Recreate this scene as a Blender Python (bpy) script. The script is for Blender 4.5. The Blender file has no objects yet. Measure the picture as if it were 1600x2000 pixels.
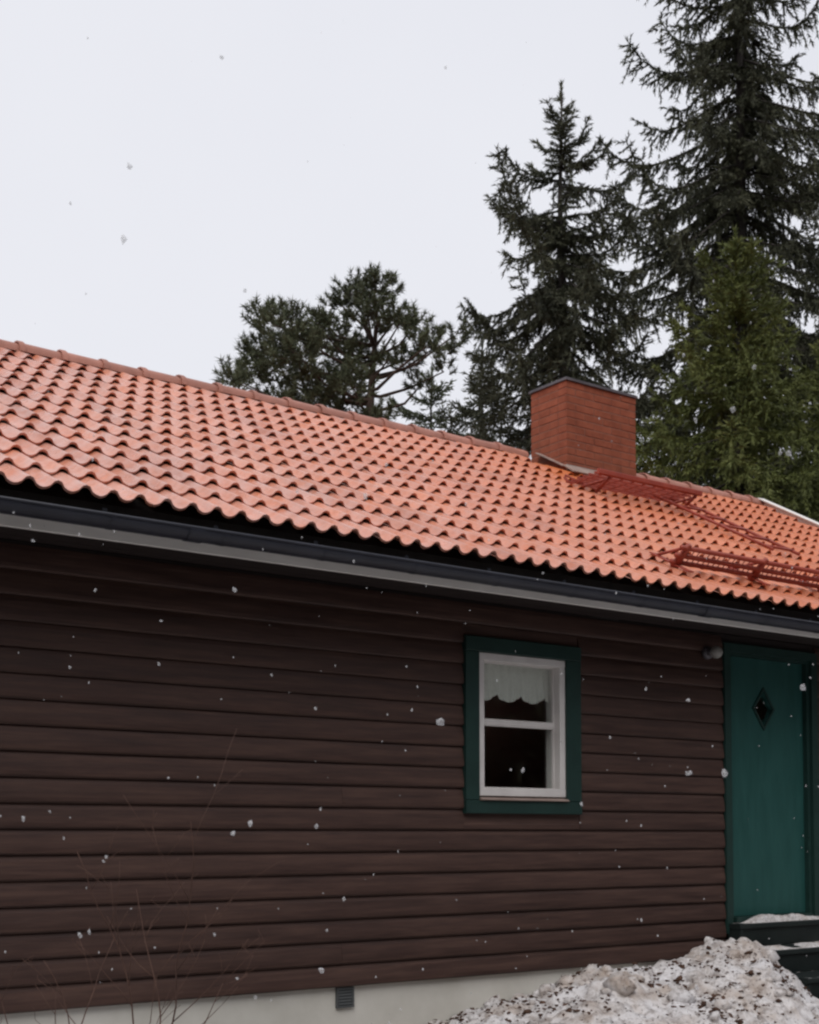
import bpy, math, random
import numpy as np
from mathutils import Vector, Matrix, noise

R = math.radians
sc = bpy.context.scene
col = sc.collection
random.seed(7)
rng = np.random.default_rng(7)

# ------------------------------------------------------------------ camera
cam_d = bpy.data.cameras.new('camera')
cam = bpy.data.objects.new('camera', cam_d)
col.objects.link(cam)
cam.location = (0.0, -6.75, 1.45)
cam.rotation_euler = (R(93.0), 0.0, R(53.9 - 90.0))
cam_d.sensor_fit = 'VERTICAL'
cam_d.sensor_height = 24.0
cam_d.lens = 24.0 * 2600 / 2000
cam_d.shift_y = 0.2459
cam_d.clip_start = 0.05
cam_d.clip_end = 6000
sc.camera = cam

# ------------------------------------------------------------------ sky and light
SUN_EL, SUN_AZ = R(50), R(228)         # azimuth clockwise from +Y
world = bpy.data.worlds.new('World')
sc.world = world
world.use_nodes = True
wn, wl = world.node_tree.nodes, world.node_tree.links
wn.clear()
sky = wn.new('ShaderNodeTexSky')
sky.sky_type = 'NISHITA'
sky.sun_disc = False
sky.sun_elevation = SUN_EL
sky.sun_rotation = SUN_AZ
sky.air_density = 2.0
sky.dust_density = 6.0
hsv = wn.new('ShaderNodeHueSaturation')
hsv.inputs['Saturation'].default_value = 0.12
wl.new(sky.outputs[0], hsv.inputs['Color'])
tc = wn.new('ShaderNodeTexCoord')
cn = wn.new('ShaderNodeTexNoise')
cn.inputs['Scale'].default_value = 1.6
cn.inputs['Detail'].default_value = 5
wl.new(tc.outputs['Generated'], cn.inputs['Vector'])
cr = wn.new('ShaderNodeValToRGB')
cr.color_ramp.elements[0].position = 0.3
cr.color_ramp.elements[0].color = (8.1, 8.25, 9.0, 1)
cr.color_ramp.elements[1].position = 0.7
cr.color_ramp.elements[1].color = (8.9, 9.0, 9.6, 1)
wl.new(cn.outputs['Fac'], cr.inputs['Fac'])
mx = wn.new('ShaderNodeMixRGB')
mx.inputs['Fac'].default_value = 0.9
wl.new(hsv.outputs[0], mx.inputs['Color1'])
wl.new(cr.outputs[0], mx.inputs['Color2'])
bg = wn.new('ShaderNodeBackground')
bg.inputs['Strength'].default_value = 0.1
wl.new(mx.outputs[0], bg.inputs['Color'])
wo = wn.new('ShaderNodeOutputWorld')
wl.new(bg.outputs[0], wo.inputs['Surface'])

sun_d = bpy.data.lights.new('sun', 'SUN')
sun_d.energy = 1.5
sun_d.angle = R(40)
sun_d.color = (1.0, 0.97, 0.93)
sun = bpy.data.objects.new('sun', sun_d)
sdir = Vector((math.sin(SUN_AZ) * math.cos(SUN_EL), math.cos(SUN_AZ) * math.cos(SUN_EL), math.sin(SUN_EL)))
sun.rotation_euler = sdir.to_track_quat('Z', 'Y').to_euler()
sun.location = (-6, -6, 12)
col.objects.link(sun)

sc.view_settings.view_transform = 'Standard'
sc.view_settings.look = 'None'
sc.view_settings.exposure = 0.0
sc.view_settings.gamma = 1.0
sc.render.engine = 'CYCLES'
sc.cycles.max_bounces = 8
sc.cycles.transparent_max_bounces = 16
sc.cycles.use_denoising = True
sc.cycles.filter_width = 2.4

# ------------------------------------------------------------------ materials
def nt(name):
    m = bpy.data.materials.new(name)
    m.use_nodes = True
    n, l = m.node_tree.nodes, m.node_tree.links
    return m, n, l, n['Principled BSDF']

def coords(n, l, scale=(1, 1, 1), kind='Object'):
    if kind == 'World':
        g = n.new('ShaderNodeNewGeometry'); src = g.outputs['Position']
    else:
        t = n.new('ShaderNodeTexCoord'); src = t.outputs[kind]
    mp = n.new('ShaderNodeMapping')
    mp.inputs['Scale'].default_value = scale
    l.new(src, mp.inputs['Vector'])
    return mp.outputs[0]

def ramp(n, l, fac, stops):
    r = n.new('ShaderNodeValToRGB')
    e = r.color_ramp.elements
    while len(e) < len(stops):
        e.new(0.5)
    for i, (p, c) in enumerate(stops):
        e[i].position = p
        e[i].color = (*c, 1)
    l.new(fac, r.inputs['Fac'])
    return r.outputs[0]

def noise_node(n, l, vec, scale, detail=4, rough=0.55):
    t = n.new('ShaderNodeTexNoise')
    t.inputs['Scale'].default_value = scale
    t.inputs['Detail'].default_value = detail
    t.inputs['Roughness'].default_value = rough
    l.new(vec, t.inputs['Vector'])
    return t.outputs['Fac']

def mixc(n, l, fac, a, b, mode='MIX'):
    m = n.new('ShaderNodeMixRGB')
    m.blend_type = mode
    for sock, v in ((m.inputs[0], fac), (m.inputs[1], a), (m.inputs[2], b)):
        if isinstance(v, (int, float)):
            sock.default_value = v
        elif isinstance(v, tuple):
            sock.default_value = (*v, 1)
        else:
            l.new(v, sock)
    return m.outputs[0]

def math_node(n, l, op, a, b=None, clamp=False):
    m = n.new('ShaderNodeMath')
    m.operation = op
    m.use_clamp = clamp
    for i, v in enumerate((a, b)):
        if v is None:
            continue
        if isinstance(v, (int, float)):
            m.inputs[i].default_value = v
        else:
            l.new(v, m.inputs[i])
    return m.outputs[0]

def bump(n, l, b, height, strength=0.3, dist=0.01):
    bp = n.new('ShaderNodeBump')
    bp.inputs['Strength'].default_value = strength
    bp.inputs['Distance'].default_value = dist
    l.new(height, bp.inputs['Height'])
    l.new(bp.outputs[0], b.inputs['Normal'])

def simple(name, c1, c2, scale=6, rough=0.6, spec=0.4, metal=0.0, bs=0.15, stretch=(1, 1, 1), kind='World', rnd=0.0, detail=5):
    """two-tone noise material, optional per-object random tint"""
    m, n, l, b = nt(name)
    v = coords(n, l, stretch, kind)
    f = noise_node(n, l, v, scale, detail)
    c = ramp(n, l, f, [(0.3, c1), (0.7, c2)])
    if rnd:
        oi = n.new('ShaderNodeObjectInfo')
        k = math_node(n, l, 'MULTIPLY_ADD', oi.outputs['Random'], rnd)
        k.node.inputs[2].default_value = 1 - rnd / 2
        c = mixc(n, l, 1.0, c, k, 'MULTIPLY')
    l.new(c, b.inputs['Base Color'])
    b.inputs['Roughness'].default_value = rough
    b.inputs['Specular IOR Level'].default_value = spec
    b.inputs['Metallic'].default_value = metal
    f2 = noise_node(n, l, v, scale * 6, 4)
    bump(n, l, b, f2, bs, 0.01)
    return m

def tile_material():
    m, n, l, b = nt('orange_concrete_tile')
    v = coords(n, l, (1, 1, 1), 'World')
    big = noise_node(n, l, v, 0.9, 4)
    fine = noise_node(n, l, v, 26, 5)
    c = ramp(n, l, big, [(0.3, (0.58, 0.162, 0.064)), (0.7, (0.67, 0.215, 0.096))])
    cf = ramp(n, l, fine, [(0.25, (0.8, 0.78, 0.76)), (0.75, (1.12, 1.12, 1.12))])
    c = mixc(n, l, 0.8, c, cf, 'MULTIPLY')
    oi = n.new('ShaderNodeObjectInfo')
    k = ramp(n, l, oi.outputs['Random'], [(0.0, (0.76, 0.73, 0.71)), (0.25, (0.95, 0.94, 0.93)), (1.0, (1.08, 1.09, 1.1))])
    c = mixc(n, l, 0.7, c, k, 'MULTIPLY')
    stk = noise_node(n, l, coords(n, l, (6, 0.7, 0.7), 'World'), 1.3, 5, 0.65)
    c = mixc(n, l, 0.75, c, ramp(n, l, stk, [(0.32, (0.72, 0.66, 0.62)), (0.5, (1, 1, 1))]), 'MULTIPLY')
    # wet run-off stain on the tiles below the chimney flashing
    g = n.new('ShaderNodeNewGeometry')
    sep = n.new('ShaderNodeSeparateXYZ')
    l.new(g.outputs['Position'], sep.inputs[0])
    wob = noise_node(n, l, coords(n, l, (7, 0.5, 1), 'World'), 1.0, 3)
    yy = math_node(n, l, 'ADD', sep.outputs['Y'], math_node(n, l, 'MULTIPLY', wob, 1.1))
    fy = n.new('ShaderNodeMapRange')
    fy.inputs[1].default_value = 2.05
    fy.inputs[2].default_value = 2.85
    l.new(yy, fy.inputs[0])
    fx = n.new('ShaderNodeMapRange')
    fx.interpolation_type = 'SMOOTHSTEP'
    dx = math_node(n, l, 'ABSOLUTE', math_node(n, l, 'SUBTRACT', sep.outputs['X'], 8.65))
    fx.inputs[1].default_value = 0.85
    fx.inputs[2].default_value = 0.25
    l.new(dx, fx.inputs[0])
    st = math_node(n, l, 'MULTIPLY', fy.outputs[0], fx.outputs[0], True)
    c = mixc(n, l, math_node(n, l, 'MULTIPLY', st, 0.85), c, (0.52, 0.125, 0.022))
    # sky sheen painted into the colour with patchy snow dust, paler towards the left
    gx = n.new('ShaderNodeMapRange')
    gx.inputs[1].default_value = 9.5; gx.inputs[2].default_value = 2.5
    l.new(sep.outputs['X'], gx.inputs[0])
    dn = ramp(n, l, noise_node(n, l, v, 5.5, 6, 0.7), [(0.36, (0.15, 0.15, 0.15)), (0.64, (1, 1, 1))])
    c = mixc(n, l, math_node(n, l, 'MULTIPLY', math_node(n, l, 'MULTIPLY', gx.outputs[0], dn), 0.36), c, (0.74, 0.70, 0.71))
    l.new(c, b.inputs['Base Color'])
    rr = ramp(n, l, noise_node(n, l, v, 3.5, 4), [(0.35, (0.22,) * 3), (0.65, (0.42,) * 3)])
    l.new(rr, b.inputs['Roughness'])
    b.inputs['Specular IOR Level'].default_value = 0.7
    bump(n, l, b, noise_node(n, l, v, 120, 3), 0.25, 0.004)
    return m

def wood_material(name, c1, c2, c3, rough=0.6):
    m, n, l, b = nt(name)
    v = coords(n, l, (1, 8, 14), 'World')
    oi = n.new('ShaderNodeObjectInfo')
    off = n.new('ShaderNodeVectorMath')
    off.operation = 'ADD'
    cmb = n.new('ShaderNodeCombineXYZ')
    l.new(math_node(n, l, 'MULTIPLY', oi.outputs['Random'], 37.0), cmb.inputs[0])
    l.new(v, off.inputs[0]); l.new(cmb.outputs[0], off.inputs[1])
    f = noise_node(n, l, off.outputs[0], 2.2, 7, 0.65)
    c = ramp(n, l, f, [(0.28, c1), (0.5, c2), (0.75, c3)])
    k = ramp(n, l, oi.outputs['Random'], [(0.0, (0.93, 0.92, 0.92)), (1.0, (1.08, 1.07, 1.06))])
    c = mixc(n, l, 1.0, c, k, 'MULTIPLY')
    l.new(c, b.inputs['Base Color'])
    rr = ramp(n, l, f, [(0.3, (rough - .08,) * 3), (0.7, (rough + .1,) * 3)])
    l.new(rr, b.inputs['Roughness'])
    b.inputs['Specular IOR Level'].default_value = 0.35
    bump(n, l, b, noise_node(n, l, coords(n, l, (2, 40, 60), 'World'), 2.0, 5), 0.35, 0.004)
    return m

def snow_material(name, dirty):
    m, n, l, b = nt(name)
    v = coords(n, l, (1, 1, 1), 'World')
    f1 = noise_node(n, l, v, 2.3, 6, 0.65)
    f2 = noise_node(n, l, v, 11, 8, 0.75)
    f3 = noise_node(n, l, v, 38, 5, 0.6)
    c = ramp(n, l, f1, [(0.35, (0.74, 0.72, 0.73)), (0.7, (0.60, 0.55, 0.52))] if dirty else [(0.35, (0.70, 0.69, 0.70)), (0.7, (0.60, 0.57, 0.55))])
    if dirty:
        tan = ramp(n, l, f1, [(0.5, (0, 0, 0)), (0.68, (1, 1, 1))])
        c = mixc(n, l, math_node(n, l, 'MULTIPLY', tan, 0.7), c, (0.36, 0.26, 0.19))
        d = ramp(n, l, f2, [(0.47, (0, 0, 0)), (0.66, (1, 1, 1))])
        c = mixc(n, l, math_node(n, l, 'MULTIPLY', d, 0.75), c, (0.17, 0.125, 0.10))
        d2 = ramp(n, l, f3, [(0.56, (0, 0, 0)), (0.70, (1, 1, 1))])
        c = mixc(n, l, math_node(n, l, 'MULTIPLY', d2, 0.8), c, (0.07, 0.045, 0.035))
    l.new(c, b.inputs['Base Color'])
    b.inputs['Roughness'].default_value = 0.75
    b.inputs['Specular IOR Level'].default_value = 0.3
    s = math_node(n, l, 'ADD', f2, math_node(n, l, 'MULTIPLY', f3, 0.5))
    bump(n, l, b, s, 0.7, 0.03)
    return m

def ground_material():
    # wet brown yard soil and old grass with patches of thawing snow
    m, n, l, b = nt('thawing_yard')
    v = coords(n, l, (1, 1, 1), 'World')
    f = noise_node(n, l, v, 0.55, 7, 0.6)
    fine = noise_node(n, l, v, 14, 6, 0.7)
    soil = ramp(n, l, fine, [(0.3, (0.028, 0.022, 0.017)), (0.7, (0.085, 0.066, 0.048))])
    sn = ramp(n, l, fine, [(0.3, (0.44, 0.42, 0.41)), (0.6, (0.66, 0.65, 0.67))])
    k = ramp(n, l, math_node(n, l, 'ADD', f, math_node(n, l, 'MULTIPLY', fine, .12)), [(0.55, (0, 0, 0)), (0.60, (1, 1, 1))])
    g = n.new('ShaderNodeNewGeometry')
    vm = n.new('ShaderNodeVectorMath'); vm.operation = 'DISTANCE'
    l.new(g.outputs['Position'], vm.inputs[0]); vm.inputs[1].default_value = (7.6, -2.0, .1)
    near = n.new('ShaderNodeMapRange')
    near.inputs[1].default_value = 3.2; near.inputs[2].default_value = 2.2
    l.new(math_node(n, l, 'ADD', vm.outputs['Value'], math_node(n, l, 'MULTIPLY', fine, .8)), near.inputs[0])
    k2 = math_node(n, l, 'MAXIMUM', k, near.outputs[0], True)
    l.new(mixc(n, l, k2, soil, sn), b.inputs['Base Color'])
    b.inputs['Roughness'].default_value = 0.8
    bump(n, l, b, fine, 0.6, 0.03)
    return m

def leaf_material(name, c1, c2, c3):
    m, n, l, b = nt(name)
    v = coords(n, l, (1, 1, 1), 'World')
    f = noise_node(n, l, v, 1.1, 5, 0.7)
    c = ramp(n, l, f, [(0.3, c1), (0.52, c2), (0.72, c3)])
    l.new(c, b.inputs['Base Color'])
    b.inputs['Roughness'].default_value = 0.6
    b.inputs['Specular IOR Level'].default_value = 0.25
    return m

def glass_material():
    m, n, l, b = nt('window_glass')
    n.remove(b)
    lw = n.new('ShaderNodeLayerWeight')
    pw = math_node(n, l, 'POWER', lw.outputs['Facing'], 5.0)
    pw = math_node(n, l, 'MULTIPLY_ADD', pw, 0.95)
    fr = pw.node; fr.inputs[2].default_value = 0.04
    tr = n.new('ShaderNodeBsdfTransparent'); tr.inputs[0].default_value = (0.96, 0.98, 0.97, 1)
    gl = n.new('ShaderNodeBsdfGlossy'); gl.inputs['Roughness'].default_value = 0.02
    mi = n.new('ShaderNodeMixShader')
    l.new(fr.outputs[0], mi.inputs[0]); l.new(tr.outputs[0], mi.inputs[1]); l.new(gl.outputs[0], mi.inputs[2])
    l.new(mi.outputs[0], n['Material Output'].inputs[0])
    return m

def lace_material():
    m, n, l, b = nt('lace')
    b.inputs['Base Color'].default_value = (0.72, 0.70, 0.66, 1)
    b.inputs['Roughness'].default_value = 0.9
    v = coords(n, l, (1, 1, 1), 'Object')
    vo = n.new('ShaderNodeTexVoronoi'); vo.inputs['Scale'].default_value = 75
    l.new(v, vo.inputs['Vector'])
    a = ramp(n, l, vo.outputs['Distance'], [(0.1, (0.8, 0.8, 0.8)), (0.4, (1, 1, 1))])
    l.new(a, b.inputs['Alpha'])
    tl = n.new('ShaderNodeBsdfTranslucent'); tl.inputs[0].default_value = (0.7, 0.68, 0.64, 1)
    return m

def flake_material():
    # a flake is a loose clump of crystals that lets part of the background through
    m, n, l, b = nt('snowflake')
    b.inputs['Base Color'].default_value = (0.8, 0.8, 0.82, 1)
    b.inputs['Roughness'].default_value = 0.9
    f = noise_node(n, l, coords(n, l, (1, 1, 1), 'World'), 180, 3)
    l.new(ramp(n, l, f, [(0.3, (.1, .1, .1)), (0.7, (.5, .5, .5))]), b.inputs['Alpha'])
    return m

M = {
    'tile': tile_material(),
    'ridge': simple('ridge_tile_orange', (0.33, 0.14, 0.10), (0.48, 0.21, 0.155), 5, 0.55, 0.45, rnd=0.2),
    'deck': simple('roof_deck', (0.02, 0.015, 0.014), (0.035, 0.028, 0.024), 4, 0.8),
    'wood': wood_material('brown_stained_siding', (0.032, 0.0155, 0.0125), (0.058, 0.030, 0.0235), (0.092, 0.050, 0.038)),
    'darkwood': simple('dark_brown_soffit', (0.016, 0.010, 0.009), (0.03, 0.02, 0.018), 5, 0.7, stretch=(1, 6, 6)),
    'green': simple('green_paint', (0.012, 0.064, 0.057), (0.020, 0.084, 0.076), 3, 0.5, 0.4, stretch=(5, 5, 1)),
    'greentrim': simple('green_trim_paint', (0.008, 0.028, 0.024), (0.013, 0.040, 0.034), 6, 0.5, 0.4),
    'blackgreen': simple('dark_green_step', (0.004, 0.008, 0.008), (0.009, 0.015, 0.014), 5, 0.6),
    'white': simple('white_paint', (0.60, 0.565, 0.55), (0.72, 0.69, 0.67), 5, 0.5),
    'fascia': simple('fascia_paint', (0.74, 0.71, 0.67), (0.84, 0.81, 0.77), 4, 0.6, stretch=(1, 5, 5)),
    'gutter': simple('dark_blue_gutter_steel', (0.012, 0.013, 0.022), (0.026, 0.028, 0.042), 3, 0.42, 0.5),
    'red': simple('red_painted_steel', (0.26, 0.040, 0.024), (0.36, 0.068, 0.040), 8, 0.5, 0.4),
    'brick': simple('red_brick', (0.22, 0.066, 0.038), (0.31, 0.098, 0.056), 9, 0.9, 0.15, rnd=0.14),
    'mortar': simple('mortar', (0.19, 0.08, 0.055), (0.27, 0.12, 0.085), 20, 0.9, 0.2),
    'zinc': simple('grey_sheet_metal', (0.06, 0.052, 0.06), (0.11, 0.10, 0.11), 5, 0.5, 0.5),
    'flash': simple('pale_flashing', (0.27, 0.19, 0.16), (0.40, 0.31, 0.27), 7, 0.5, 0.4),
    'plaster': simple('foundation_plaster', (0.52, 0.50, 0.45), (0.64, 0.62, 0.57), 3, 0.85, 0.2),
    'vent': simple('grey_vent', (0.055, 0.06, 0.062), (0.085, 0.09, 0.092), 8, 0.6),
    'room': simple('dim_room_paint', (0.62, 0.33, 0.28), (0.72, 0.42, 0.36), 2, 0.8),
    'glass': glass_material(),
    'lace': lace_material(),
    'opal': simple('opal_glass', (0.24, 0.23, 0.21), (0.32, 0.31, 0.29), 6, 0.3),
    'snow': snow_material('clean_snow', False),
    'dirtysnow': snow_material('dirty_snow', True),
    'flake': flake_material(),
    'ground': ground_material(),
    'debris': simple('leaf_litter', (0.035, 0.018, 0.012), (0.11, 0.06, 0.04), 9, 0.85, 0.2),
    'bark': simple('bark', (0.030, 0.026, 0.024), (0.065, 0.056, 0.050), 9, 0.9, 0.2, stretch=(3, 3, 1)),
    'pinebark': simple('pine_bark', (0.05, 0.036, 0.030), (0.11, 0.072, 0.055), 8, 0.9, 0.2, stretch=(3, 3, 1)),
    'twig': simple('red_brown_twig', (0.07, 0.036, 0.028), (0.13, 0.07, 0.052), 12, 0.7, 0.3),
    'spruce': leaf_material('spruce_needles', (0.044, 0.047, 0.030), (0.070, 0.073, 0.044), (0.105, 0.104, 0.058)),
    'pine': leaf_material('pine_needles', (0.055, 0.064, 0.036), (0.085, 0.096, 0.052), (0.125, 0.132, 0.072)),
    'fir': leaf_material('young_fir_needles', (0.070, 0.086, 0.026), (0.12, 0.138, 0.040), (0.18, 0.19, 0.060)),
}

# ------------------------------------------------------------------ mesh helpers
class MB:
    def __init__(self):
        self.v, self.f, self.s = [], [], []
    def add(self, verts, faces, smooth=False):
        o = len(self.v)
        self.v += [tuple(p) for p in verts]
        self.f += [tuple(i + o for i in q) for q in faces]
        self.s += [smooth] * len(faces)
        return self
    def box(self, x0, x1, y0, y1, z0, z1):
        v = [(x, y, z) for z in (z0, z1) for y in (y0, y1) for x in (x0, x1)]
        return self.add(v, [(0, 2, 3, 1), (4, 5, 7, 6), (0, 1, 5, 4), (2, 6, 7, 3), (0, 4, 6, 2), (1, 3, 7, 5)])
    def bbox(self, x0, x1, y0, y1, z0, z1, c=0.004):
        """box with its four x-edges chamfered (section in y,z)"""
        prof = [(y0 + c, z0), (y1 - c, z0), (y1, z0 + c), (y1, z1 - c), (y1 - c, z1), (y0 + c, z1), (y0, z1 - c), (y0, z0 + c)]
        return self.extrude_x(prof, x0, x1)
    def extrude_x(self, prof, x0, x1):
        n = len(prof)
        v = [(x0, y, z) for y, z in prof] + [(x1, y, z) for y, z in prof]
        f = [(i, i + n, (i + 1) % n + n, (i + 1) % n) for i in range(n)]
        f += [tuple(range(n)), tuple(range(2 * n - 1, n - 1, -1))]
        return self.add(v, f)
    def tube(self, pts, radii, seg=6, caps=True, smooth=True):
        pts = [Vector(p) for p in pts]
        if isinstance(radii, (int, float)):
            radii = [radii] * len(pts)
        vs = []
        prev = None
        for i, p in enumerate(pts):
            t = (pts[min(i + 1, len(pts) - 1)] - pts[max(i - 1, 0)])
            t = t.normalized() if t.length > 1e-9 else Vector((0, 0, 1))
            if prev is None:
                a = Vector((0, 0, 1)) if abs(t.z) < 0.9 else Vector((1, 0, 0))
                u = t.cross(a).normalized()
            else:
                u = (prev - t * prev.dot(t))
                u = u.normalized() if u.length > 1e-6 else t.orthogonal().normalized()
            prev = u
            w = t.cross(u)
            for k in range(seg):
                a = 2 * math.pi * k / seg
                vs.append(p + (u * math.cos(a) + w * math.sin(a)) * radii[i])
        fs = []
        for i in range(len(pts) - 1):
            for k in range(seg):
                a, b2 = i * seg + k, i * seg + (k + 1) % seg
                fs.append((a, b2, b2 + seg, a + seg))
        if caps:
            fs.append(tuple(range(seg - 1, -1, -1)))
            fs.append(tuple(range((len(pts) - 1) * seg, len(pts) * seg)))
        return self.add(vs, fs, smooth)
    def mesh(self, name, mat):
        me = bpy.data.meshes.new(name)
        me.from_pydata(self.v, [], self.f)
        me.polygons.foreach_set('use_smooth', self.s)
        me.materials.append(M[mat] if isinstance(mat, str) else mat)
        me.update()
        return me
    def build(self, name, mat, parent=None):
        return link(name, self.mesh(name, mat), parent)

def link(name, me, parent=None, loc=None):
    o = bpy.data.objects.new(name, me)
    col.objects.link(o)
    if parent is not None:
        o.parent = parent
    if loc is not None:
        o.location = loc
    return o

def empty(name, loc=(0, 0, 0)):
    o = bpy.data.objects.new(name, None)
    o.location = loc
    o.empty_display_size = 0.3
    col.objects.link(o)
    return o

def tag(o, label=None, cat=None, group=None, kind=None):
    if label: o['label'] = label
    if cat: o['category'] = cat
    if group: o['group'] = group
    if kind: o['kind'] = kind
    return o

def np_mesh(name, V, F, mat):
    """V (n,3) float, F (m,3) int -> mesh"""
    me = bpy.data.meshes.new(name)
    me.vertices.add(len(V)); me.vertices.foreach_set('co', np.asarray(V, np.float32).ravel())
    me.loops.add(F.size); me.loops.foreach_set('vertex_index', F.astype(np.int32).ravel())
    me.polygons.add(len(F)); me.polygons.foreach_set('loop_start', np.arange(0, F.size, F.shape[1], dtype=np.int32))
    me.materials.append(M[mat])
    me.update(calc_edges=True)
    me.validate()
    return me

# ------------------------------------------------------------------ ground
def ground_z(x, y):
    h = 0.10 + 0.035 * noise.noise(Vector((x * .5, y * .5, 3.1))) + 0.012 * noise.noise(Vector((x * 3, y * 3, 1.7)))
    d = math.hypot(x - 5, y + 3)
    return h if d < 25 else 0.10

def axis(lo, hi, a, b, step, far):
    inner = list(np.arange(a, b + 1e-6, step))
    l_, r_ = [], []
    s = step; p = a
    while p > -far:
        s *= 1.45; p -= s; l_.append(p)
    s = step; p = b
    while p < far:
        s *= 1.45; p += s; r_.append(p)
    return l_[::-1] + inner + r_
gx = axis(0, 0, 1.0, 12.0, 0.12, 2500)
gy = axis(0, 0, -6.0, 0.6, 0.12, 2500)
V = [(x, y, ground_z(x, y)) for y in gy for x in gx]
nx = len(gx)
Fq = [(j * nx + i, j * nx + i + 1, (j + 1) * nx + i + 1, (j + 1) * nx + i) for j in range(len(gy) - 1) for i in range(nx - 1)]
g = MB(); g.add(V, Fq, True)
tag(g.build('ground', 'ground'), kind='structure')

# ------------------------------------------------------------------ house
XL, XR = -1.6, 11.75          # outer wall ends
RXL, RXR = -2.0, 12.35        # roof ends
EY, EZ, RUN, RISE = -0.60, 3.10, 3.90, 2.087
BACKY = EY + 2 * RUN - 0.6    # inner face line of the back wall
house = empty('cabin', (5.0, 0.0, 0.1))
tag(house, 'dark brown timber house with orange tiled roof and brick chimney', 'house')
H0 = Vector((5.0, 0.0, 0.1))
def part(mb, name, mat, parent=None):
    o = mb.build(name, mat)
    o.parent = parent or house
    # geometry is in world coordinates: cancel the empty's offset
    o.matrix_parent_inverse = Matrix.Translation(-H0)
    return o
def sub(mb, name, mat, parent):
    o = mb.build(name, mat); o.parent = parent
    return o
def sub_me(me, name, parent, loc=(0, 0, 0), rot=(0, 0, 0)):
    o = link(name, me, parent, loc); o.rotation_euler = rot
    return o

def rise(X):
    return RISE + 0.011 * (X - 3)
def roof_pt(X, u, h=0.0):
    """u = metres up the slope from the eave edge, h = metres above the tile plane"""
    r = rise(X); L = math.hypot(RUN, r)
    cy, cz = RUN / L, r / L
    return Vector((X, EY + cy * u - cz * h, EZ + cz * u + cy * h))
SL = math.hypot(RUN, RISE)

# wall sheathing with openings (window and door), foundation, gables
WX0, WX1, WZ0, WZ1 = 5.45, 6.215, 1.695, 2.635
DX0, DX1, DZ0, DZ1 = 7.90, 8.90, 0.80, 2.86
WT = 2.97
w = MB()
for x0, x1, z0, z1 in ((XL, WX0, .53, WT), (WX0, WX1, .53, WZ0), (WX0, WX1, WZ1, WT), (WX1, DX0, .53, WT),
                       (DX0, DX1, .53, DZ0), (DX0, DX1, DZ1, WT), (DX1, XR, .53, WT)):
    w.box(x0, x1, 0.0, 0.16, z0, z1)
w.box(XL, XR, BACKY - .16, BACKY, .53, WT)
for xa in (XL, XR - .16):
    w.box(xa, xa + .16, 0.16, BACKY - .16, .53, WT)
    zt = EZ + RISE - .12
    ym = EY + RUN
    v = [(x, y, z) for x in (xa, xa + .16) for y, z in ((0.16, WT), (BACKY - .16, WT), (ym, zt))]
    w.add(v, [(0, 1, 2), (3, 5, 4), (0, 3, 4, 1), (1, 4, 5, 2), (2, 5, 3, 0)])
wall = part(w, 'wall', 'darkwood')

fd = MB()
fd.box(XL + .02, XR - .02, 0.005, BACKY - .02, -0.3, 0.53)
found = part(fd, 'foundation', 'plaster')

# siding boards, one mesh each
PITCH_B = 0.1345
def board(x0, x1, z, h=PITCH_B, clip=None):
    """lapped board: thick lower edge, thin upper edge tucked behind the next one"""
    j = random.uniform(-.0015, .0015)
    prof = clip or [(-0.002, z - .006), (-0.026 + j, z - .006), (-0.033 + j, z + .004), (-0.034 + j, z + .024), (-0.031 + j, z + .052),
            (-0.022 + j, z + h - .036), (-0.011, z + h - .008), (-0.002, z + h - .008)]
    b = MB(); b.extrude_x(prof, x0, x1)
    return sub(b, 'siding_board', 'wood', wall)
CAS = (5.335, 6.35, 1.58, 2.735)     # window casing outer edges
DCA = (7.845, 8.965)                  # door casing outer edges
z = 0.54
row = 0
while z < WT - .02:
    segs = []
    cuts = [XL]
    for xj in ([1.0] if row % 3 == 0 else [4.4] if row % 7 == 1 else [0.2]):
        cuts.append(xj)
    hh = min(PITCH_B, WT - z)
    inwin = z + hh > CAS[2] + .02 and z < CAS[3] - .02
    spans = []
    if inwin:
        spans = [(XL, CAS[0] - .001), (CAS[1] + .001, DCA[0] - .001), (DCA[1] + .001, XR)]
    else:
        spans = [(XL, DCA[0] - .001), (DCA[1] + .001, XR)]
    for a, b_ in spans:
        cs = [a] + [c for c in cuts[1:] if a + .3 < c < b_ - .3] + [b_]
        for p, q in zip(cs[:-1], cs[1:]):
            board(p + .0012, q - .0012, z, hh)
    if inwin and z < CAS[2] - .01:          # strip left under the casing
        t_ = CAS[2] - .001
        board(CAS[0], CAS[1], z, hh, [(-0.002, z - .006), (-0.026, z - .006), (-0.031, z), (-0.031, z + .028), (-0.027, z + .034), (-.018, t_), (-.002, t_)])
    if inwin and z + hh > CAS[3] + .01:     # strip left above the casing
        t_ = CAS[3] + .001
        board(CAS[0], CAS[1], z, hh, [(-0.002, t_), (-0.021, t_), (-0.014, z + hh - .012), (-0.010, z + hh - .008), (-0.002, z + hh - .008)])
    z += PITCH_B
    row += 1

# dark boards of the soffit, white fascia, gutter
sf = MB()
for k in range(4):
    y0 = -0.520 + k * 0.130
    sf.box(RXL + .02, RXR - .02, y0 + .003, y0 + .127 - (.035 if k == 3 else 0), 2.968, 2.988)
part(sf, 'soffit', 'darkwood')
fa = MB()
xs = [RXL, 0.6, 4.6, 8.9, RXR]
fas = None
for a, b_ in zip(xs[:-1], xs[1:]):
    f1 = MB(); f1.bbox(a + .001, b_ - .001, -0.546, -0.522, 2.915, 2.995, .003)
    part(f1, 'fascia_board', 'fascia')
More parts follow.
